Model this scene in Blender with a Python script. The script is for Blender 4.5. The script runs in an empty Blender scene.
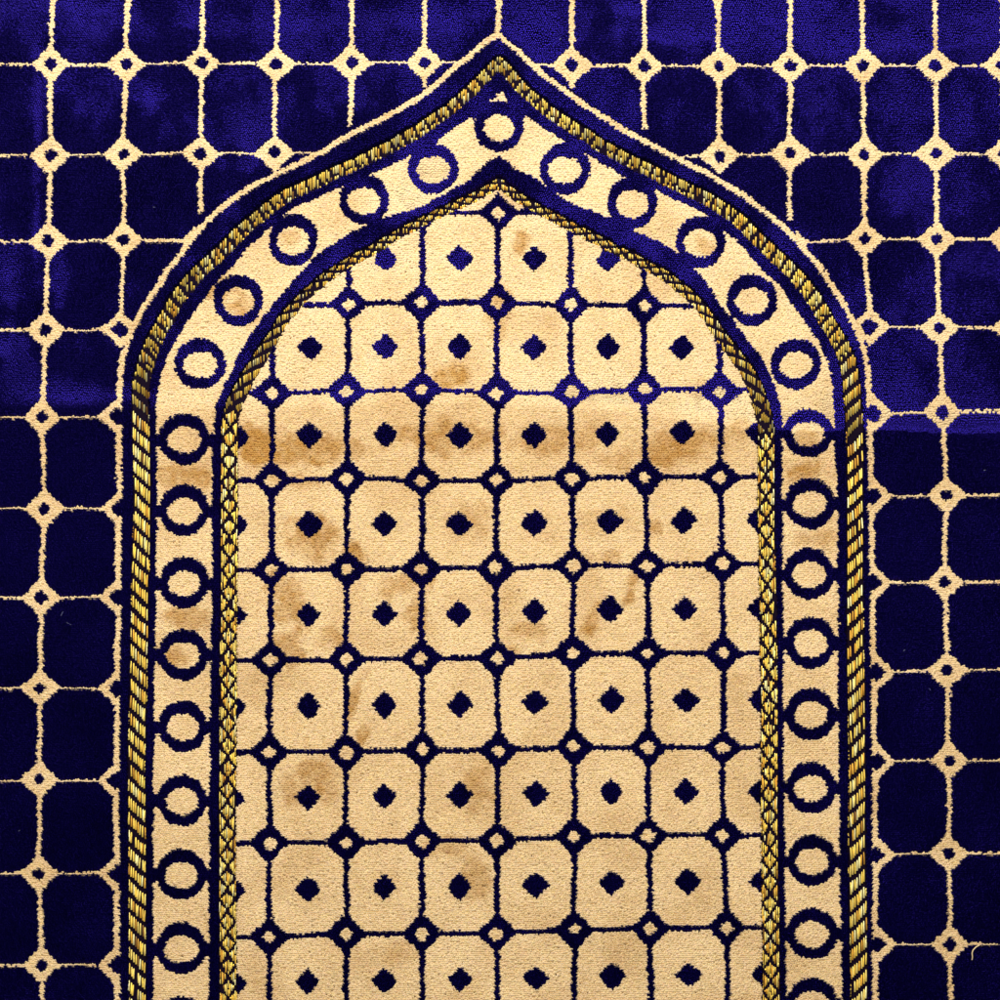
import bpy, math
import numpy as np

rng = np.random.default_rng(7)
S = 0.0006                      # metres of rug per design unit (1000 units = the 60 cm seen)
EXT = 84                        # how far the rug runs on past the part the camera frames
PILE = 0.0034                   # pile height
BACK = 0.0030                   # woven backing thickness
scene = bpy.context.scene
col = scene.collection

# ------------------------------------------------------------------ helpers
def wx(x): return (np.asarray(x, float) - 500.0) * S
def wy(y): return (500.0 - np.asarray(y, float)) * S

_noise_tabs = {}
def vnoise(x, y, cell, seed):
    """smooth value noise in [-1, 1]"""
    if seed not in _noise_tabs:
        _noise_tabs[seed] = np.random.default_rng(1000 + seed).uniform(-1, 1, (256, 256))
    T = _noise_tabs[seed]
    u = np.asarray(x, float) / cell + 64.37; v = np.asarray(y, float) / cell + 57.91
    i = np.floor(u).astype(int); j = np.floor(v).astype(int)
    fu = u - i; fv = v - j
    fu = fu * fu * (3 - 2 * fu); fv = fv * fv * (3 - 2 * fv)
    a = T[i % 256, j % 256]; b = T[(i + 1) % 256, j % 256]
    c = T[i % 256, (j + 1) % 256]; d = T[(i + 1) % 256, (j + 1) % 256]
    return (a * (1 - fu) + b * fu) * (1 - fv) + (c * (1 - fu) + d * fu) * fv
def fbm(x, y, cell, seed, n=3):
    t = 0; a = 1; tot = 0
    for k in range(n):
        t = t + a * vnoise(x, y, cell / 2 ** k, seed + k); tot += a; a *= .5
    return t / tot
def sstep(a, b, x):
    t = np.clip((x - a) / (b - a), 0, 1); return t * t * (3 - 2 * t)

# ------------------------------------------------------------------ the relief of the lying rug
CREASE_X = [-100, 0, 150, 350, 500, 600, 700, 760, 860, 1100]
CREASE_Y = [404, 404, 408, 404, 402, 408, 420, 430, 432, 434]
CREASE_A = [.55, .55, .55, .5, .5, .6, .8, 1.0, 1.15, 1.15]
def crease_d(x, y):
    return y - np.interp(x, CREASE_X, CREASE_Y) - 3 * vnoise(x, y * 0, 90, 5)
def relief(x, y):
    """height in metres added by folds and waves of the cloth"""
    d = crease_d(x, y); A = np.interp(x, CREASE_X, CREASE_A)
    z = A * .0022 * np.where(d < 0, np.exp(d / 46.0), np.exp(-d / 60.0))
    z = z + .0009 * np.exp(-((y - 128 + 6 * vnoise(x, y * 0, 120, 6)) / 26.0) ** 2)
    z = z + .0007 * np.exp(-((y - 22) / 22.0) ** 2)
    z = z + .0008 * np.exp(-((x - 36 - .02 * y) / 15.0) ** 2) * sstep(470, 250, y)
    z = z + .0012 * vnoise(x, y, 230, 8) + .00035 * vnoise(x, y, 70, 9)
    return z
STROKES = [(38,110,5,60,.7),(36,225,5,40,.55),(10,320,7,45,.55),(8,345,26,12,.5),(100,20,28,14,.7),(190,14,16,16,.6),(60,6,40,9,.5),(300,26,45,10,.45),(420,22,40,13,.75),
 (345,95,22,22,.45),(530,30,26,18,.75),(545,45,16,16,.5),(625,10,16,12,.8),(680,36,60,10,.75),(735,28,24,18,.6),(785,22,26,12,.6),(850,42,50,12,.75),(930,40,60,10,.7),(985,25,30,14,.5),
 (905,190,26,26,.35),(680,190,22,18,.4),(820,100,22,30,.35),(85,396,40,9,.6),(60,300,8,40,.4),(150,95,26,12,.35),(230,205,10,30,.35),(250,130,18,34,.4),
 (433,165,34,26,.75),(370,205,30,20,.5),(300,262,30,20,.45),(445,205,40,16,.6),(560,215,40,18,.5),(640,240,30,14,.5),(390,258,40,14,.8),(462,262,16,16,.7),(385,350,16,16,.9),(348,392,20,18,.8),
 (330,300,30,30,.4),(430,300,20,20,.6),(575,305,16,16,.3),(610,392,70,12,.9),(722,392,26,14,.9),(600,262,30,18,.4),(690,280,24,20,.5),(740,345,20,26,.4),(790,250,26,26,.4),(560,160,30,26,.45),
 (190,270,20,24,.3),(160,330,16,20,.3),(850,330,14,26,.45),(835,400,16,26,.5)]
def lean_field(x, y):
    """which way the nap has been brushed: (lean right, lean towards the foot of the picture), in pile heights"""
    d = crease_d(x, y); A = np.interp(x, CREASE_X, CREASE_A)
    soft = np.interp(x, [0, 250, 600, 760, 1000], [70, 50, 32, 16, 14])
    up = sstep(1, -1, d / soft)
    ly = -1.12 + .21 * up + 1.4 * A * np.exp(-np.abs(d + 13) / 14.0) * sstep(3.5, -1.5, d + 2.2 * vnoise(x, y, 3.1, 75)) * np.interp(x, [0, 400, 700, 800], [.5, .6, .9, 1])
    ly = ly - .3 * A * np.exp(-np.abs(d - 14) / 22.0) * (d >= 1)
    ly = ly + up * (.46 * fbm(x, y, 64, 11) + .40 * fbm(x * 1.5, y, 26, 21))
    ly = ly + up * (.06 * sstep(165, 70, y) + .05 * sstep(560, 860, x) - .06 * sstep(450, 150, x) * sstep(90, 170, y) - .07 * np.exp(-((y - 225) / 75.0) ** 2))
    for cx, cy, rx, ry, amp in STROKES:
        e = ((x - cx) / rx) ** 2 + ((y - cy) / ry) ** 2
        ly = ly + 1.55 * amp * np.exp(-e * (1 + .5 * vnoise(x, y, 13, 71))) * (.75 + .5 * vnoise(x, y, 9, 72))
    ly = ly + (1 - up) * (.36 * fbm(x, y, 60, 14) + .14 * fbm(x * 1.5, y, 18, 15))
    ly = np.clip(ly, -1.25, .6)
    lx = .16 * fbm(x, y, 90, 17) + .06
    return lx, ly

# ------------------------------------------------------------------ the design: lines of the arch
def side(pts):
    p = np.array(pts, float); return p[:, 0], p[:, 1]
CUR = {}
def curve(name, left, right):
    """left and right outline of an arch, both from the apex down"""
    CUR[name] = (np.array(left, float), np.array(right, float))
curve('outline',
 [(498,35),(487,42),(475,51),(457,67),(442,82),(425,96),(405,109),(387,117),(368,126),(350,137),(325,152),(300,165),(275,177),(250,188),(230,200),(215,213),(200,230),(185,248),(170,270),(150,297),(139,318),(127,337),(121,352),(119,400),(119,500),(118,600),(117,700),(116,800),(116,900),(117,1000),(117,1100)],
 [(498,35),(510,46),(525,60),(540,73),(555,88),(575,99),(592,110),(610,124),(628,134),(650,145),(672,157),(700,171),(725,184),(750,200),(772,217),(790,235),(805,246),(818,264),(832,287),(845,305),(855,325),(864,342),(868,360),(869,410),(871,500),(873,600),(873,700),(875,800),(875,900),(875,1000),(877,1100)])
curve('cord',
 [(499,63),(490,72),(482,80),(470,92),(460,101),(448,112),(435,120),(420,131),(405,139),(390,148),(375,155),(354,166),(332,175),(310,186),(287,196),(270,208),(255,221),(240,233),(228,246),(217,257),(203,269),(190,283),(182,292),(171,311),(162,327),(155,340),(149,355),(145,367),(141,385),(140,410),(141,450),(142,480),(142,512),(140,575),(139,650),(137,725),(136,757),(136,800),(137,875),(137,987),(137,1100)],
 [(499,63),(508,73),(517,84),(527,94),(537,102),(550,113),(562,121),(574,129),(585,135),(600,146),(617,155),(634,164),(650,171),(665,179),(680,186),(696,194),(712,202),(726,211),(740,221),(756,238),(771,252),(785,265),(797,277),(806,288),(815,300),(823,315),(830,327),(839,341),(846,356),(850,372),(852,390),(853,412),(855,450),(855,487),(855,512),(855,600),(856,675),(857,737),(857,762),(857,850),(859,975),(860,1100)])
curve('band_outer',
 [(499,88),(485,104),(475,113),(466,121),(450,133),(437,143),(420,152),(402,161),(385,170),(370,175),(350,184),(332,192),(310,202),(287,213),(268,230),(250,247),(231,268),(212,291),(198,308),(185,326),(172,350),(163,372),(158,390),(156,410),(156,440),(157,500),(156,560),(155,640),(154,740),(153,850),(153,950),(153,1100)],
 [(499,88),(512,103),(524,114),(535,123),(548,133),(560,140),(575,148),(590,157),(605,166),(625,178),(640,184),(660,193),(685,205),(705,215),(720,229),(735,240),(752,259),(768,276),(785,293),(795,308),(808,328),(817,342),(828,362),(831,376),(833,400),(835,440),(837,500),(838,600),(838,700),(839,800),(840,900),(842,980),(843,1100)])
curve('band_inner',
 [(499,157),(490,163),(482,169),(470,180),(455,189),(437,199),(420,207),(402,213),(385,219),(368,227),(352,233),(340,240),(327,248),(313,261),(300,273),(290,285),(280,297),(265,316),(252,332),(242,350),(232,370),(224,387),(217,402),(213,425),(212,450),(212,500),(212,560),(211,640),(210,740),(209,850),(209,950),(209,1100)],
 [(499,157),(508,164),(520,172),(533,178),(548,189),(562,198),(580,208),(598,214),(610,218),(630,229),(650,238),(668,247),(685,259),(698,272),(711,290),(718,302),(728,316),(737,327),(748,342),(760,358),(768,372),(776,390),(780,405),(782,425),(782,450),(782,500),(783,600),(783,700),(784,800),(785,900),(786,980),(787,1100)])
curve('braid',
 [(499,183),(488,190),(475,197),(462,203),(450,208),(435,215),(420,223),(403,232),(387,241),(375,249),(362,255),(350,262),(337,270),(325,278),(315,287),(305,296),(295,307),(285,317),(274,336),(262,354),(255,366),(250,373),(244,384),(238,396),(233,407),(230,422),(229,450),(229,500),(229,560),(228,640),(228,700),(227,800),(227,900),(228,1000),(228,1100)],
 [(499,183),(510,192),(520,199),(535,208),(550,215),(562,222),(575,229),(587,235),(600,241),(615,250),(632,257),(650,268),(663,274),(675,283),(688,294),(700,306),(710,320),(720,335),(730,349),(740,361),(750,377),(757,392),(762,408),(766,428),(766,475),(766,512),(768,600),(769,700),(769,760),(770,850),(771,975),(772,1100)])
def lr(name, y):
    L, R = CUR[name]
    xl = np.interp(y, L[:, 1], L[:, 0], left=np.nan); xr = np.interp(y, R[:, 1], R[:, 0], left=np.nan)
    return xl, xr
def inside(name, x, y):
    xl, xr = lr(name, y)
    with np.errstate(invalid='ignore'):
        return (x > xl) & (x < xr)
def dense(pts, step=.5):
    d = np.r_[0, np.cumsum(np.hypot(*np.diff(pts, axis=0).T))]
    n = int(d[-1] / step); s = np.linspace(0, d[-1], n)
    p = np.c_[np.interp(s, d, pts[:, 0]), np.interp(s, d, pts[:, 1])]
    k = np.ones(25) / 25                                   # round the traced corners off
    q = np.c_[np.convolve(np.pad(p[:, 0], 12, 'edge'), k, 'valid'), np.convolve(np.pad(p[:, 1], 12, 'edge'), k, 'valid')]
    q[:13] = p[:13] * (1 - np.arange(13)[:, None] / 12) + q[:13] * (np.arange(13)[:, None] / 12)
    return q, s

# distance, arc length and signed offset to the two gold trims, on a half-unit grid
GR = 2; G0 = -EXT - 4; GN = int((1000 + 2 * EXT + 8) * GR)
def stamp(name, R, per_fn):
    D = np.full((GN, GN), 1e9, np.float32); SS = np.zeros((GN, GN), np.float32); TT = np.zeros((GN, GN), np.float32)
    r = int(R * GR)
    for sgn, pts in zip((1, -1), CUR[name]):
        p, s = dense(pts)
        tg = np.gradient(p, axis=0); tg /= np.hypot(tg[:, 0], tg[:, 1])[:, None] + 1e-9
        per = per_fn(p[:, 1]); s = np.cumsum(np.r_[0, np.hypot(*np.diff(p, axis=0).T)] / per)
        for (px, py), si, (tx, ty), pr in zip(p, s, tg, per):
            ci = int(round((px - G0) * GR)); cj = int(round((py - G0) * GR))
            i0, i1, j0, j1 = max(ci - r, 0), min(ci + r + 1, GN), max(cj - r, 0), min(cj + r + 1, GN)
            if i0 >= i1 or j0 >= j1: continue
            xs = (np.arange(i0, i1) / GR + G0 - px)[None, :]; ys = (np.arange(j0, j1) / GR + G0 - py)[:, None]
            dd = np.hypot(xs, ys); sub = D[j0:j1, i0:i1]; m = dd < sub
            sub[m] = dd[m]
            SS[j0:j1, i0:i1][m] = (si + (xs * tx + ys * ty) / pr)[m]
            TT[j0:j1, i0:i1][m] = (sgn * (xs * -ty + ys * tx))[m]
    return D, SS, TT
def cord_period(y): return np.interp(y, [60, 250, 400, 450], [13.5, 13.5, 15.5, 16.8])
def braid_period(y): return np.interp(y, [180, 300, 380, 440], [14.0, 15.0, 20.0, 22.0])
CORD = stamp('cord', 13, cord_period); BRAID = stamp('braid', 13, braid_period)
def look(tab, x, y):
    i = np.clip(np.round((x - G0) * GR).astype(int), 0, GN - 1); j = np.clip(np.round((y - G0) * GR).astype(int), 0, GN - 1)
    return tab[j, i]
def cord_half(y): return np.interp(y, [60, 110, 200, 300, 400], [6.6, 6.8, 7.2, 8.2, 8.9])
def braid_half(y): return np.interp(y, [180, 260, 330, 400, 440], [5.2, 5.4, 6.2, 8.0, 8.6])

# ------------------------------------------------------------------ the design: lattices, rings, diamonds
def grid_nodes(rows):
    return [[(float(a), float(b)) for a, b in r] for r in rows]
FL = grid_nodes([   # left of the arch, rows from the top
 [(-24,-14),(53,-15),(128,-15),(203,-15),(277,-15),(352,-16),(425,-17)],
 [(-24,67),(51,66),(126,66),(202,65),(276,65),(351,64),(424,63)],
 [(-25,158),(50,157),(123,156),(201,155),(274,155),(350,154),(424,154)],
 [(-27,243),(49,243),(124,242),(200,242)],
 [(-30,331),(46,332),(120,331)], [(-34,419),(42,419),(118,418)], [(-33,510),(44,510),(120,510)], [(-36,599),(41,599),(118,599)],
 [(-37,690),(40,690),(117,690)], [(-38,783),(39,782),(116,782)], [(-38,875),(39,875),(116,875)], [(-36,967),(41,967),(117,967)], [(-35,1060),(42,1060),(117,1060)]])
FR = grid_nodes([
 [(572,-16),(644,-16),(717,-15),(789,-15),(862,-15),(934,-14),(1003,-14),(1075,-14)],
 [(572,66),(644,67),(719,67),(790,67),(863,67),(935,67),(1002,67),(1075,67)],
 [(572,158),(644,158),(719,157),(790,155),(864,156),(936,155),(1004,156),(1078,156)],
 [(790,243),(865,241),(937,241),(1008,240),(1080,240)],
 [(870,328),(939,329),(1012,329),(1084,329)], [(872,413),(942,412),(1016,412),(1088,412)], [(873,498),(946,497),(1020,497),(1092,497)],
 [(873,584),(945,584),(1020,583),(1092,583)], [(875,674),(947,672),(1022,671),(1095,671)], [(876,763),(949,762),(1024,762),(1096,762)],
 [(876,856),(949,855),(1024,854),(1096,854)], [(877,946),(950,946),(1025,946),(1098,946)], [(878,1038),(951,1038),(1026,1037),(1098,1037)]])
NI = grid_nodes([
 [(274,214),(348,214),(423,214),(498,214),(571,214),(645,214),(718,214)],
 [(274,306),(349,305),(422,304),(497,304),(571,306),(644,307),(718,308)],
 [(200,395),(272,394),(347,392),(422,391),(497,394),(571,392),(644,390),(720,391),(793,391)],
 [(199,483),(272,482),(347,480),(422,482),(497,482),(572,480),(645,479),(720,479),(795,478)],
 [(198,572),(271,571),(347,571),(422,570),(496,570),(573,567),(647,567),(722,566),(796,565)],
 [(198,663),(270,662),(346,661),(422,660),(497,660),(573,655),(648,655),(723,655),(797,654)],
 [(197,755),(269,754),(346,754),(422,752),(498,752),(574,749),(648,749),(723,749),(798,748)],
 [(197,846),(269,845),(346,844),(422,842),(497,842),(574,838),(649,837),(723,837),(798,837)],
 [(198,940),(269,939),(346,935),(422,935),(497,934),(574,932),(650,930),(727,929),(800,928)],
 [(198,1032),(269,1031),(346,1029),(422,1028),(498,1027),(575,1025),(651,1024),(728,1023),(802,1022)],
 [(198,1124),(269,1123),(346,1122),(422,1121),(498,1120),(575,1119),(651,1118),(728,1117),(802,1116)]])
RINGS = [(499,128),(433,169),(364,201),(293,241),(238,302),(200,365),(184,441),(184,512),(184,584),(183,656),(183,728),(182,802),(181,876),(181,950),(181,1024),
         (565,170),(632,204),(701,243),(752,301),(796,365),(808,434),(810,505),(809,575),(810,644),(811,716),(811,789),(812,862),(812,935),(812,1005),(813,1076)]

# tuft grid
DX, DY = 1.98, 2.02
xs = np.arange(-EXT, 1000 + EXT, DX); ys = np.arange(-EXT, 1000 + EXT, DY)
X, Y = np.meshgrid(xs, ys)
X = X + (np.arange(len(ys)) % 2)[:, None] * DX * .5
X = X + rng.normal(0, .22, X.shape); Y = Y + rng.normal(0, .32, X.shape)
# the weave is hand-irregular: the pattern wanders a little, and every tuft lands a little off it
PX = X + .9 * vnoise(X, Y, 17, 31) + .4 * vnoise(X, Y, 6, 33) + rng.normal(0, .44, X.shape)
PY = Y + .7 * vnoise(X, Y, 17, 32) + .25 * vnoise(X, Y, 6, 34) + rng.normal(0, .25, X.shape)

def win(x0, x1, y0, y1):
    i0 = max(int((x0 + EXT) / DX) - 3, 0); i1 = min(int((x1 + EXT) / DX) + 4, X.shape[1])
    j0 = max(int((y0 + EXT) / DY) - 3, 0); j1 = min(int((y1 + EXT) / DY) + 4, X.shape[0])
    return (slice(j0, max(j1, j0)), slice(i0, max(i1, i0)))
def draw_nodes(mask, hole, rows, a, b, p, hr, hp):
    for r in rows:
        for cx, cy in r:
            w = win(cx - a - 4, cx + a + 4, cy - b - 4, cy + b + 4)
            ja, jb = a * rng.uniform(.95, 1.06), b * rng.uniform(.95, 1.06)
            dx = np.abs(PX[w] - cx); dy = np.abs(PY[w] - cy)
            mask[w] |= (dx / ja) ** p + (dy / jb) ** p < 1
            h = hr * rng.uniform(.88, 1.1)
            ox, oy = rng.normal(0, .5, 2)
            hole[w] |= (np.abs(PX[w] - cx - ox) / h) ** hp + (np.abs(PY[w] - cy - oy) / (h * .95)) ** hp < 1
def draw_seg(mask, p, q, half):
    p = np.array(p); q = np.array(q)
    w = win(min(p[0], q[0]) - 5, max(p[0], q[0]) + 5, min(p[1], q[1]) - 5, max(p[1], q[1]) + 5)
    v = q - p; L = np.hypot(*v); v = v / L
    ex = PX[w] - p[0]; ey = PY[w] - p[1]
    u = ex * v[0] + ey * v[1]
    mask[w] |= (np.abs(ex * -v[1] + ey * v[0]) < half) & (u > 0) & (u < L)
def link_rows(mask, rows, hh, hv, edge_from=99):
    for r in rows:
        for p, q in zip(r[:-1], r[1:]): draw_seg(mask, p, q, hh)
    for k, (r, r2) in enumerate(zip(rows[:-1], rows[1:])):
        for p in r:
            if k > edge_from and p == min(r, key=lambda c: abs(c[0] - 498)): continue   # the arch outline stands in for this line
            q = min(r2, key=lambda c: abs(c[0] - p[0]))
            if abs(q[0] - p[0]) < 30: draw_seg(mask, p, q, hv)

Z = lambda: np.zeros(X.shape, bool)
# surround lattice (cream on blue)
fl, fh = Z(), Z()
for rows in (FL, FR):
    link_rows(fl, rows, 1.32, 2.35, 3); draw_nodes(fl, fh, rows, 20.6, 19.8, .95, 6.6, 1.35)
draw_seg(fl, FL[1][-1], (470, 64), 1.5); draw_seg(fl, FR[1][0], (530, 66), 1.5)
draw_seg(fl, FL[3][-2], (190, 243), 1.5); draw_seg(fl, FR[3][1], (800, 243), 1.5)
draw_seg(fl, (498, -90), (498, 38), 2.8)
draw_seg(fl, (426, -15), (498, -15), 1.5); draw_seg(fl, (498, -15), (572, -16), 1.5)
for cx, cy in FL[0] + FR[0]: draw_seg(fl, (cx, -90), (cx, cy), 2.35)       # the lattice runs on beyond the picture
# niche lattice (blue on cream)
nl, nh = Z(), Z()
link_rows(nl, NI, 2.35, 2.9); draw_nodes(nl, nh, NI, 21, 20.5, .97, 7.2, 1.25)
nl &= ~nh
DIAM = []
for r, r2 in zip(NI[:-1], NI[1:]):
    for p, q in zip(r[:-1], r[1:]):
        u = min(r2, key=lambda c: abs(c[0] - p[0])); v = min(r2, key=lambda c: abs(c[0] - q[0]))
        DIAM.append(((p[0] + q[0] + u[0] + v[0]) / 4, (p[1] + q[1] + u[1] + v[1]) / 4))
# ------------------------------------------------------------------ label every tuft
with np.errstate(invalid='ignore'):
    out_xl, out_xr = lr('outline', PY)
    in_outline = inside('outline', PX, PY)
    od = np.full(X.shape, 1e9)
    for pts in CUR['outline']:
        p, s = dense(pts, 3.0)
        for a, b in zip(p[:-1:2], p[2::2]):
            w = win(min(a[0], b[0]) - 8, max(a[0], b[0]) + 8, min(a[1], b[1]) - 8, max(a[1], b[1]) + 8)
            v = b - a; L2 = (v ** 2).sum(); t = np.clip(((PX[w] - a[0]) * v[0] + (PY[w] - a[1]) * v[1]) / L2, 0, 1)
            od[w] = np.minimum(od[w], np.hypot(PX[w] - a[0] - t * v[0], PY[w] - a[1] - t * v[1]))
cordd = look(CORD[0], X, Y); braidd = look(BRAID[0], X, Y)
in_cord = cordd < cord_half(Y) + .6
in_braid = braidd < braid_half(Y) + .6
in_band = inside('band_outer', PX, PY) & ~inside('band_inner', PX, PY)
in_niche = inside('braid', X, Y)

EMPTY, FIELD, LATT, OUTL, BORD, BAND, NICHE, NLAT, RING0, DIA0 = 0, 1, 2, 3, 4, 5, 6, 7, 100, 300
lab = np.where(in_outline, BORD, FIELD)
half_node = Z()
for rows in (FL[4:], FR[4:]):
    for r in rows:
        cx, cy = (r[-1] if rows is FL[4:] else r[0]) if False else (0, 0)
lab[(~in_outline) & fl & ~fh] = LATT
# the half knots along the straight sides open into the blue border
edge_nodes = [r[-1] for r in FL[4:]] + [r[0] for r in FR[4:]]
oline = od < 2.8
for cx, cy in edge_nodes:
    w = win(cx - 14, cx + 14, cy - 11, cy + 11)
    dx = np.abs(PX[w] - cx); dy = np.abs(PY[w] - cy)
    gap = (dx / 9.5) ** 1.2 + (dy / 8.5) ** 1.2 < 1
    if cy > 345 or True:
        oline[w] &= ~gap if cy > 345 else np.ones_like(gap)
        sub = lab[w]; sub[gap & ((sub == LATT) | (sub == FIELD))] = FIELD if cy <= 345 else BORD
# dangling ends: the lattice lines stop short of the arch outline
lab[oline] = OUTL
near = (od < 11) & (od >= 3.0) & (~in_outline) & (PY < 236)
vert_end = Z()
for cx, cy in ((200,214),(351,128),(425,88),(572,90),(645,130),(791,222),(275,176),(718,178)):
    w = win(cx - 6, cx + 6, cy - 2, cy + 30)
    vert_end[w] |= (np.abs(PX[w] - cx) < 5) & (PY[w] > cy)
lab[vert_end & near & (lab == LATT)] = FIELD
lab[in_band & ~((np.abs(PX - 499) < 26) & (PY < 120))] = BAND
for k, (cx, cy) in enumerate(RINGS):
    w = win(cx - 34, cx + 34, cy - 30, cy + 30)
    dx = PX[w] - cx; dy = PY[w] - cy
    e_out = (dx / 25.0) ** 2 + (dy / 25.6) ** 2; e_in = (dx / 16.4) ** 2 + ((dy - 1) / 13.6) ** 2
    ring = (e_out < 1) & (e_in >= 1)
    if cy > 400: ring |= (np.abs(dy - 1) < 5.5 + .25 * np.maximum(np.abs(dx) - 23, 0)) & (np.abs(dx) < 30) & (e_in >= 1) & (e_out > .8)
    sub = lab[w]; inb = in_band[w]
    sub[ring & (inb | (e_out < 1)) & ((sub == BAND) | ((e_out < 1) & (sub == BORD)))] = RING0 + k
    sub[(e_in < 1) & (sub == BORD)] = BAND
nn = in_niche & ~in_braid
lab[nn] = np.where(nl[nn], NLAT, NICHE)
for k, (cx, cy) in enumerate(DIAM):
    w = win(cx - 16, cx + 16, cy - 16, cy + 16)
    a, b = 13.2 * rng.uniform(.92, 1.06), 13.2 * rng.uniform(.92, 1.06)
    m = (np.abs(PX[w] - cx) / a) ** 1.12 + (np.abs(PY[w] - cy) / b) ** 1.12 < 1
    sub = lab[w]; sub[m & (sub == NICHE)] = DIA0 + k
# little cream fleck under the apex of the cord
w = win(486, 512, 92, 106)
fleck = ((np.abs(PX[w] - 500) < 4) & (PY[w] > 94) & (PY[w] < 103)) | ((np.abs(PX[w] - 499) < 9) & (np.abs(PY[w] - 102) < 1.6))
sub = lab[w]; sub[fleck & (sub == BORD)] = BAND
lab[in_cord | in_braid] = EMPTY
cream_lab = np.isin(lab, (LATT, OUTL, BAND, NICHE))

# ------------------------------------------------------------------ tint: wear, dirt and stains of the yarn, plus shade painted below the crease
dirt_and_shade = np.zeros(X.shape)
STAINS_AND_BLOTCHES = [(305,452,70,16,.5,0),(262,446,30,20,.55,0),(450,438,62,17,.42,0),(560,440,50,16,.34,0),(660,452,62,16,.40,.2),(314,538,28,23,.92,.2),(353,553,11,18,.7,.5),  # starts with tan blotches just below the crease
 (288,602,20,34,.58,.4),(286,648,18,26,.45,0),(335,640,18,12,.3,0),(353,702,7,32,.72,-.35),(364,736,9,15,.5,-.4),(410,582,28,14,.5,.3),(420,612,14,20,.45,0),(590,626,9,20,.85,-.5),(630,590,7,28,.65,-.25),(612,560,10,9,.4,0),
 (520,240,10,18,.65,.2),(500,310,14,36,.35,0),(452,376,30,12,.45,.3),(535,632,20,10,.4,0),(510,655,16,7,.35,0),(320,776,22,26,.5,.5),(292,800,10,20,.4,.2),(480,790,20,24,.3,.3),(655,530,10,12,.55,0),
 (225,290,20,20,.55,0),(240,308,18,14,.5,0),(292,238,10,8,.35,0),(186,620,22,12,.5,0),(172,658,14,12,.40,0),(184,478,30,14,.5,0),(810,470,26,12,.5,0),(812,540,24,8,.3,0),(808,440,16,10,.4,0),
 (705,245,15,12,.5,0),(476,880,18,30,.3,0),(440,848,26,10,.35,0),(400,950,24,14,.25,0),(740,430,14,14,.3,0),(700,390,14,10,.25,0),(560,800,26,16,.2,0),(300,482,40,10,.35,0),(470,520,26,20,.3,0),(600,520,30,16,.25,0)]
for cx, cy, a, b, s, rot in STAINS_AND_BLOTCHES:
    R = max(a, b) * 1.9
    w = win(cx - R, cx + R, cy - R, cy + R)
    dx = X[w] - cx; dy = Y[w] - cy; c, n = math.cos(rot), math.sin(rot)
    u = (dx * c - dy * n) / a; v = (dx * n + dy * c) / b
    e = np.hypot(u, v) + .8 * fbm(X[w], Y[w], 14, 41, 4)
    dirt_and_shade[w] = np.maximum(dirt_and_shade[w], min(1.7 * s, 1.0) * (sstep(1.2, .45, e) * (.72 + .28 * vnoise(X[w], Y[w], 5, 47))))
dirt_and_shade = np.clip(dirt_and_shade + .40 * np.clip(fbm(X, Y, 40, 44) + .10, 0, 1) + .14 * np.clip(fbm(X, Y * 2.2, 9, 48), 0, 1) * sstep(150, 420, Y) + .16 * np.exp(-((crease_d(X, Y) - 32) / 34) ** 2), 0, 1)  # last term paints the shade below the crease into the cream colour

# ------------------------------------------------------------------ materials
def pile_material(name, rgb, sheen, sheen_tint, rough, spec, gloss=None):
    m = bpy.data.materials.new(name); m.use_nodes = True
    nt = m.node_tree; b = nt.nodes['Principled BSDF']
    at = nt.nodes.new('ShaderNodeAttribute'); at.attribute_name = 'tint'
    ns = nt.nodes.new('ShaderNodeTexNoise'); ns.inputs['Scale'].default_value = 900; ns.inputs['Detail'].default_value = 2
    tc = nt.nodes.new('ShaderNodeTexCoord'); nt.links.new(tc.outputs['Object'], ns.inputs['Vector'])
    mr = nt.nodes.new('ShaderNodeMapRange'); mr.inputs['To Min'].default_value = .9; mr.inputs['To Max'].default_value = 1.1
    nt.links.new(ns.outputs['Fac'], mr.inputs['Value'])
    mx = nt.nodes.new('ShaderNodeMix'); mx.data_type = 'RGBA'; mx.blend_type = 'MULTIPLY'; mx.inputs['Factor'].default_value = 1
    mx.inputs[6].default_value = (*rgb, 1); nt.links.new(at.outputs['Color'], mx.inputs[7])
    hs = nt.nodes.new('ShaderNodeHueSaturation'); nt.links.new(mr.outputs['Result'], hs.inputs['Value']); nt.links.new(mx.outputs[2], hs.inputs['Color'])
    nt.links.new(hs.outputs['Color'], b.inputs['Base Color'])
    b.inputs['Roughness'].default_value = rough; b.inputs['Specular IOR Level'].default_value = spec
    b.inputs['Sheen Weight'].default_value = sheen; b.inputs['Sheen Tint'].default_value = (*sheen_tint, 1); b.inputs['Sheen Roughness'].default_value = .35
    if gloss:
        g = nt.nodes.new('ShaderNodeBsdfGlossy'); g.inputs['Color'].default_value = (*gloss, 1); g.inputs['Roughness'].default_value = .36
        ad = nt.nodes.new('ShaderNodeAddShader'); nt.links.new(b.outputs[0], ad.inputs[0]); nt.links.new(g.outputs[0], ad.inputs[1])
        nt.links.new(ad.outputs[0], nt.nodes['Material Output'].inputs['Surface'])
    return m
BLUE = pile_material('blue_pile_yarn', (.0024, .0017, .0075), 0, (.10, .07, .9), .62, .0, (.0098, .0050, .128))
CREAM = pile_material('cream_pile_yarn', (.695, .525, .29), .0, (1, .9, .7), .8, .15)
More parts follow.
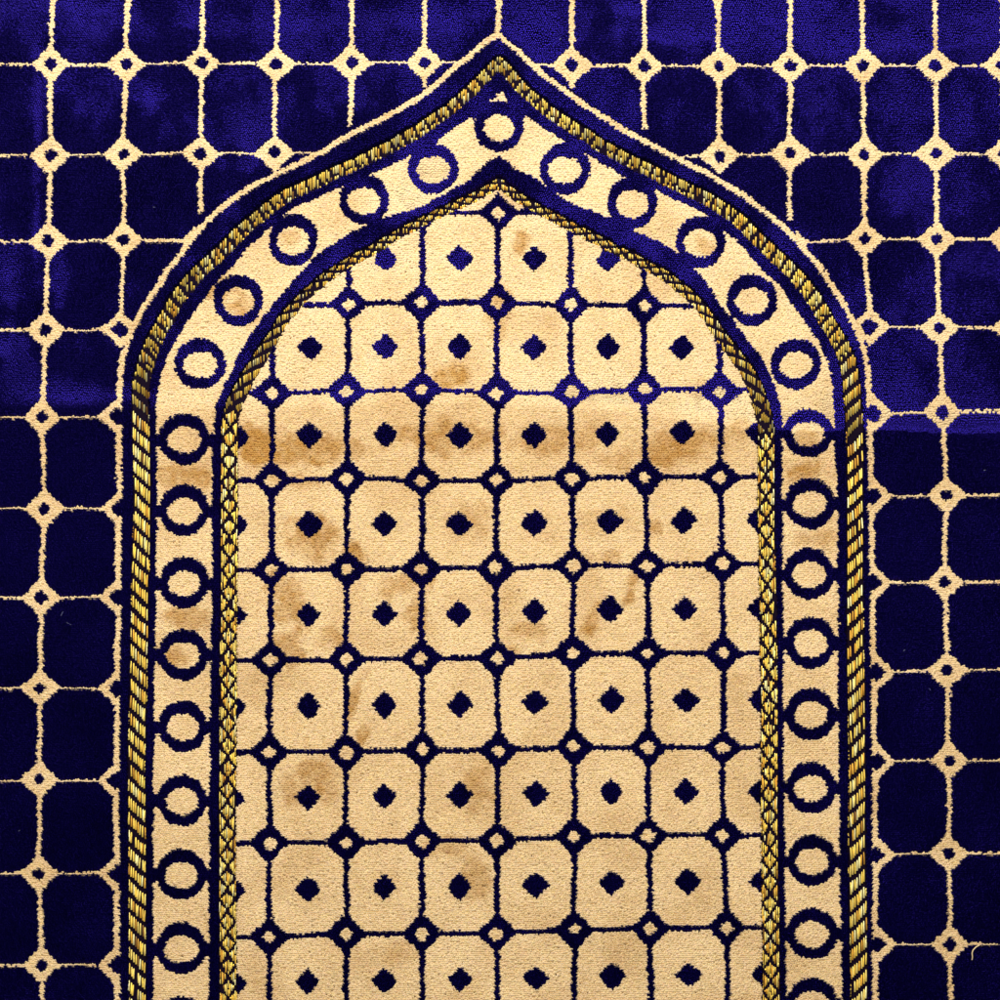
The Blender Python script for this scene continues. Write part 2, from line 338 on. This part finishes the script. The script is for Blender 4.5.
def plain(name, rgb, rough, metal=0, attr=False):
    m = bpy.data.materials.new(name); m.use_nodes = True
    nt = m.node_tree; b = nt.nodes['Principled BSDF']
    b.inputs['Roughness'].default_value = rough; b.inputs['Metallic'].default_value = metal
    ns = nt.nodes.new('ShaderNodeTexNoise'); ns.inputs['Scale'].default_value = 700
    tc = nt.nodes.new('ShaderNodeTexCoord'); nt.links.new(tc.outputs['Object'], ns.inputs['Vector'])
    mx = nt.nodes.new('ShaderNodeMix'); mx.data_type = 'RGBA'; mx.blend_type = 'MULTIPLY'; mx.inputs['Factor'].default_value = .5
    mx.inputs[6].default_value = (*rgb, 1)
    if attr:
        at = nt.nodes.new('ShaderNodeAttribute'); at.attribute_name = 'tint'; nt.links.new(at.outputs['Color'], mx.inputs[7]); mx.inputs['Factor'].default_value = 1
    else: nt.links.new(ns.outputs['Fac'], mx.inputs[7])
    nt.links.new(mx.outputs[2], b.inputs['Base Color'])
    return m
GOLD = plain('metallic_gold_thread', (1, 1, 1), .40, .58, True)
GROUND_YARN = plain('dark_ground_yarn', (.010, .005, .014), .9); GROUND_YARN.node_tree.nodes['Principled BSDF'].inputs['Specular IOR Level'].default_value = .02
BACKING = plain('woven_backing', (.02, .012, .05), .95)
FLOOR = plain('floor_boards', (.30, .24, .18), .6)

# ------------------------------------------------------------------ mesh builders
def new_mesh(name, co, faces_idx, face_len, mats, parent, tint=None, mat_idx=None, smooth=True):
    me = bpy.data.meshes.new(name)
    me.vertices.add(len(co)); me.vertices.foreach_set('co', np.ascontiguousarray(co, np.float32).ravel())
    me.loops.add(len(faces_idx)); me.loops.foreach_set('vertex_index', np.ascontiguousarray(faces_idx, np.int32))
    starts = np.r_[0, np.cumsum(face_len)[:-1]].astype(np.int32)
    me.polygons.add(len(face_len)); me.polygons.foreach_set('loop_start', starts)
    for m in mats: me.materials.append(m)
    if mat_idx is not None: me.polygons.foreach_set('material_index', np.asarray(mat_idx, np.int32))
    me.polygons.foreach_set('use_smooth', np.full(len(face_len), smooth))
    if tint is not None:
        a = me.color_attributes.new('tint', 'FLOAT_COLOR', 'POINT')
        a.data.foreach_set('color', np.c_[tint, np.ones(len(tint))].astype(np.float32).ravel())
    me.update(calc_edges=True); me.validate()
    ob = bpy.data.objects.new(name, me); col.objects.link(ob)
    if parent is not None: ob.parent = parent
    return ob

def tuft_mesh(name, sel, mat, parent, cream):
    """one mesh of all the cut-pile tufts picked by sel: each a little leaning dome of yarn"""
    x = X[sel]; y = Y[sel]; n = len(x)
    if n == 0: return None
    r = np.random.default_rng(n)
    h = PILE * (1 + r.normal(0, .012 if cream else .012, n) + .03 * vnoise(x, y, 14, 51))
    lx, ly = lean_field(x, y)
    k = .45 if cream else 1.0
    lx = k * lx + r.normal(0, .045, n); ly = k * ly + r.normal(0, .045, n)
    z0 = BACK + relief(x, y)
    ang = r.uniform(0, math.pi / 2, n); sc = r.uniform(.92, 1.10, n)
    co = np.empty((n, 9, 3))
    gx = np.clip(lx, -1.3, 1.3) * .95; gy = np.clip(ly, -1.3, 1.3) * .95      # leaning yarn shows its flank, so the tip tilts too
    for j in range(4):
        a = ang + j * math.pi / 2
        for ring, (rad, hz) in enumerate(((1.25, 0.0), (1.28, .88))):
            co[:, ring * 4 + j, 0] = x + np.cos(a) * rad * DX * .72 * sc + .3 * lx * hz * PILE / S
            co[:, ring * 4 + j, 1] = y + np.sin(a) * rad * DY * .72 * sc + .3 * ly * hz * PILE / S
            co[:, ring * 4 + j, 2] = z0 + hz * h
            if ring: co[:, 4 + j, 2] += (np.sin(a) * DY * gy + np.cos(a) * DX * gx) * rad * .72 * sc * S
    tx = np.clip(lx, -.9, .9) * 1.25; ty = np.clip(ly, -.9, .9) * 1.25     # the cut tips follow the nap
    co[:, 8, 0] = x + lx * .26 * PILE / S + tx; co[:, 8, 1] = y + ly * .26 * PILE / S + ty; co[:, 8, 2] = z0 + h
    co[:, :, 0] = wx(co[:, :, 0]); co[:, :, 1] = wy(co[:, :, 1])
    f = []
    for j in range(4):
        q = (j + 1) % 4
        f += [q, j, 4 + j, 4 + q]
    for j in range(4):
        q = (j + 1) % 4
        f += [4 + q, 4 + j, 8]
    f = np.array(f, np.int64)
    idx = (np.arange(n)[:, None] * 9 + f[None, :]).ravel()
    ln = np.tile(np.array([4, 4, 4, 4, 3, 3, 3, 3], np.int32), n)
    v = 1 + r.normal(0, .045, n)
    if cream:
        d = dirt_and_shade[sel][:, None]
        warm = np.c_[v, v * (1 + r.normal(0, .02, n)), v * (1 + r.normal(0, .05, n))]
        tint = warm * (1 - d) + d * warm * np.array([.62, .44, .20])
    else:
        tint = np.c_[v * (1 + r.normal(0, .06, n)), v, v * (1 + r.normal(0, .05, n))]
    tint = np.repeat(np.clip(tint, .05, 1.5), 9, axis=0)
    return new_mesh(name, co.reshape(-1, 3), idx, ln, [mat], parent, tint)

# ------------------------------------------------------------------ the rug
def tag(o, label=None, cat=None, group=None, kind=None):
    if label: o['label'] = label
    if cat: o['category'] = cat
    if group: o['group'] = group
    if kind: o['kind'] = kind
rug = bpy.data.objects.new('prayer_rug', None); col.objects.link(rug)
rug.location = (0, 0, 0); rug.empty_display_size = .1
tag(rug, 'plush navy blue prayer rug with cream lattice and pointed arch edged in gold', 'rug')

# backing: a slab that follows the folds
def slab():
    n = 90
    gx = np.linspace(-EXT - 2, 1000 + EXT + 2, n); GX, GY = np.meshgrid(gx, gx)
    zt = BACK + relief(GX, GY) - .0002
    zb = np.maximum(relief(GX, GY) * 1.0, -.0) * 0 + np.maximum(zt - BACK + .0004, 0.0)
    co = np.r_[np.c_[wx(GX).ravel(), wy(GY).ravel(), zt.ravel()], np.c_[wx(GX).ravel(), wy(GY).ravel(), zb.ravel()]]
    f = []; N = n * n
    for j in range(n - 1):
        for i in range(n - 1):
            a = j * n + i
            f += [a, a + n, a + n + 1, a + 1, N + a, N + a + 1, N + a + n + 1, N + a + n]
    for i in range(n - 1):
        for a, b in ((i, i + 1), ((n - 1) * n + i + 1, (n - 1) * n + i), ((i + 1) * n, i * n), (i * n + n - 1, (i + 1) * n + n - 1)):
            f += [a, b, N + b, N + a]
    return new_mesh('backing', co, np.array(f), np.full(len(f) // 4, 4), [BACKING], rug)
slab()

field = tuft_mesh('surround_pile', lab == FIELD, BLUE, rug, False)
tuft_mesh('lattice', lab == LATT, CREAM, field, True)
tuft_mesh('arch_outline', lab == OUTL, CREAM, rug, True)
border = tuft_mesh('arch_border', lab == BORD, BLUE, rug, False)
band = tuft_mesh('border_band', lab == BAND, CREAM, border, True)
for k in range(len(RINGS)): tuft_mesh('ring_motif', lab == RING0 + k, BLUE, border, False)
niche = tuft_mesh('niche_panel', lab == NICHE, CREAM, rug, True)
tuft_mesh('niche_lattice', lab == NLAT, BLUE, niche, False)
for k in range(len(DIAM)):
    if (lab == DIA0 + k).sum() > 5: tuft_mesh('diamond_motif', lab == DIA0 + k, BLUE, niche, False)

# ------------------------------------------------------------------ the two gold trims: flat lurex threads floated over a dark ground
def trim(name, tab, half, is_dark, pitch, palette, strip_pts):
    D, SS, TT = tab
    co, fi, fl_, tint, mi = [], [], [], [], []
    # dark ground weave
    for sgn, pts in zip((1, -1), CUR[strip_pts]):
        p, s = dense(pts, 3.0)
        tg = np.gradient(p, axis=0); tg /= np.hypot(tg[:, 0], tg[:, 1])[:, None] + 1e-9
        hw = half(p[:, 1]) + 1.6
        base = len(co); m = len(p)
        for (px, py), (tx, ty), w_ in zip(p, tg, hw):
            for q in (-1, 0, 1):
                gx, gy = px - ty * q * w_, py + tx * q * w_
                co.append((wx(gx), wy(gy), BACK + relief(gx, gy) + PILE * (.30 + .12 * (q == 0)))); tint.append((1, 1, 1))
        for i in range(m - 1):
            for q in (0, 1):
                a = base + i * 3 + q
                quad = [a, a + 3, a + 4, a + 1]
                fi += quad if sgn > 0 else quad; fl_.append(4); mi.append(1)
    r = np.random.default_rng(5)
    x = -EXT + 1.0
    while x < 1000 + EXT:
        yy = np.arange(20, 1000 + EXT, .5); xx = np.full_like(yy, x)
        d = look(D, xx, yy); ok = d < half(yy)
        if ok.any():
            dark = is_dark(look(SS, xx, yy), look(TT, xx, yy), yy)
            g = ok & ~dark
            e = np.flatnonzero(np.diff(np.r_[0, g.astype(int), 0]))
            for a, b in zip(e[::2], e[1::2]):
                y0, y1 = yy[a] + r.uniform(-.4, .4), yy[b - 1] + r.uniform(-.4, .4)
                if y1 - y0 < 1.3 or r.random() < .025: continue
                # long floats are tied down here and there
                cuts = [y0]
                while y1 - cuts[-1] > 15: cuts.append(cuts[-1] + r.uniform(7, 13))
                cuts.append(y1)
                for ya, yb in zip(cuts[:-1], cuts[1:]):
                    if yb - ya < 1.2: continue
                    n = max(4, int((yb - ya) / 1.6) + 1); base = len(co)
                    c = palette(r, .5 * (ya + yb))
                    w_ = pitch * r.uniform(.33, .44); xo = x + r.normal(0, .14); sl = r.normal(0, .03)
                    hh = PILE * r.uniform(.12, .22)
                    dc = float(crease_d(xo, .5 * (ya + yb))); tilt = .20 + .10 * float(vnoise(xo, ya, 40, 61))
                    if dc < 4: tilt = -(.30 + .22 * float(vnoise(xo, ya, 34, 61)) + .4 * math.exp(-abs(dc) / 24))
                    for t in np.linspace(0, 1, n):
                        y_ = ya + (yb - ya) * t; bow = 1 - abs(2 * t - 1) ** 2.4
                        zc = BACK + relief(xo, y_) + PILE * .42 + hh * bow + tilt * (y_ - .5 * (ya + yb)) * S
                        xc = xo + sl * (y_ - ya)
                        for q in (-1, -.5, .5, 1):
                            co.append((wx(xc + q * w_), wy(y_), zc - (.16 * PILE) * (abs(q) == 1))); tint.append(c)
                    for i in range(n - 1):
                        for q in range(3):
                            v = base + i * 4 + q
                            fi += [v, v + 4, v + 5, v + 1]; fl_.append(4); mi.append(0)
        x += pitch
    return new_mesh(name, np.array(co, float), np.array(fi), np.array(fl_), [GOLD, GROUND_YARN], rug, np.array(tint), mi)

def cord_dark(s, t, y):
    ph = s + t * np.interp(y, [60, 200, 340, 420], [.15, .10, .35, .95]) / cord_period(y)
    fr = ph - np.floor(ph)
    return fr < np.interp(y, [60, 330, 430], [.16, .18, .215])
def braid_dark(s, t, y):
    tn = t / braid_half(y) * .58
    f1 = np.abs((s + tn) - np.round(s + tn)); f2 = np.abs((s - tn) - np.round(s - tn))
    return np.minimum(f1, f2) < np.interp(y, [180, 380, 440], [.12, .10, .078])
GOLDS = np.array([(1.0,.68,.11),(1.0,.78,.20),(.90,.50,.06),(1.0,.90,.42),(.62,.32,.04),(1.0,.74,.13),(.26,.13,.03)])
def gold_palette(r, y):
    p = np.array([.26,.26,.11,.14,.05,.16,.02])
    return tuple(GOLDS[r.choice(7, p=p)] * r.uniform(.85, 1.1))
trim('gold_cord', CORD, cord_half, cord_dark, 2.25, gold_palette, 'cord')
trim('gold_braid', BRAID, braid_half, braid_dark, 1.7, gold_palette, 'braid')

# one pulled cream thread lying on the blue pile
def thread(name, pts, mat, parent, rad=.9):
    p = np.array(pts, float)
    co, fi, ln = [], [], []
    for i, (x, y, z) in enumerate(p):
        t = p[min(i + 1, len(p) - 1)] - p[max(i - 1, 0)]; t /= np.linalg.norm(t) + 1e-9
        nx, ny = -t[1], t[0]
        for j in range(6):
            a = j * math.pi / 3
            co.append((wx(x + nx * rad * math.cos(a)), wy(y + ny * rad * math.cos(a)), BACK + relief(x, y) + PILE + z * S + rad * S * math.sin(a)))
    for i in range(len(p) - 1):
        for j in range(6):
            a, b = i * 6 + j, i * 6 + (j + 1) % 6
            fi += [a, b, b + 6, a + 6]; ln.append(4)
    return new_mesh(name, np.array(co, float), np.array(fi), np.array(ln), [mat], parent, np.ones((len(co), 3)))
thread('pulled_thread', [(980,945,.2),(976,947,.8),(973,950,1.2),(972,953,1.2),(972.5,957,.9),(972,960,.4)], CREAM, rug, .6)

# a few pale fibres of lint caught on the dark pile
def lint():
    r = np.random.default_rng(3); co, fi, ln = [], [], []
    spots = [(153,207,2.2),(61,616,5),(66,622,6),(905,650,2.2),(930,690,2),(20,830,2),(985,470,2),(560,40,2),(825,150,2)]
    for cx, cy, L in spots:
        a = r.uniform(0, 6.3); b = r.uniform(-.35, .35); p = []
        x, y = cx, cy
        for k in range(6):
            p.append((x, y)); x += math.cos(a) * L / 5; y += math.sin(a) * L / 5; a += b
        base = len(co)
        for i, (x, y) in enumerate(p):
            t = np.array(p[min(i + 1, 5)]) - np.array(p[max(i - 1, 0)]); t /= np.linalg.norm(t)
            for j in range(4):
                q = j * math.pi / 2; R = .34
                co.append((wx(x - t[1] * R * math.cos(q)), wy(y + t[0] * R * math.cos(q)), BACK + relief(x, y) + PILE * 1.02 + R * S * math.sin(q)))
        for i in range(5):
            for j in range(4):
                u, v = base + i * 4 + j, base + i * 4 + (j + 1) % 4
                fi += [u, v, v + 4, u + 4]; ln.append(4)
    o = new_mesh('lint', np.array(co, float), np.array(fi), np.array(ln), [LINT], None)
    tag(o, 'tiny faint grey-blue lint specks caught on the dark blue pile', 'lint', kind='stuff')
LINT = plain('lint_fibre', (.16, .17, .34), .8)
lint()

# ------------------------------------------------------------------ what the rug lies on
fl_co = np.array([(-2,-2,-.0006),(2,-2,-.0006),(2,2,-.0006),(-2,2,-.0006)], float)
fo = new_mesh('floor', fl_co, np.array([0,1,2,3]), np.array([4]), [FLOOR], None, smooth=False); tag(fo, kind='structure')

# ------------------------------------------------------------------ light, camera, colour
def area(name, loc, target, size, power, rgb=(1, 1, 1), sy=None):
    l = bpy.data.lights.new(name, 'AREA'); l.energy = power; l.color = rgb; l.size = size
    if sy: l.shape = 'RECTANGLE'; l.size_y = sy
    o = bpy.data.objects.new(name, l); col.objects.link(o); o.location = loc
    from mathutils import Vector
    o.rotation_euler = (Vector(target) - Vector(loc)).to_track_quat('-Z', 'Y').to_euler()
    return o
area('key_lamp', (-.2, 1.5, .95), (0, .05, 0), .5, 52, (1, .97, .93))
area('overhead_fill', (.05, .42, 1.85), (0, 0, 0), .9, 20, (1, .97, .93))  # unseen soft fill, added overhead to brighten the cream pile
w = bpy.data.worlds.new('World'); scene.world = w; w.use_nodes = True
bg = w.node_tree.nodes['Background']; bg.inputs['Color'].default_value = (.9, .93, 1, 1); bg.inputs['Strength'].default_value = .10

cam = bpy.data.cameras.new('camera'); co_ = bpy.data.objects.new('camera', cam); col.objects.link(co_)
H = 1.6; top = BACK + PILE
co_.location = (0, 0, H + top); co_.rotation_euler = (0, 0, 0)
cam.sensor_width = 36; cam.lens = 36 * H / (1000 * S); cam.clip_end = 20; cam.clip_start = .05
scene.camera = co_
scene.view_settings.view_transform = 'Standard'; scene.view_settings.look = 'None'
scene.view_settings.exposure = 0; scene.view_settings.gamma = 1; scene.view_settings.use_curve_mapping = False
scene.cycles.use_denoising = True
scene.cycles.max_bounces = 6
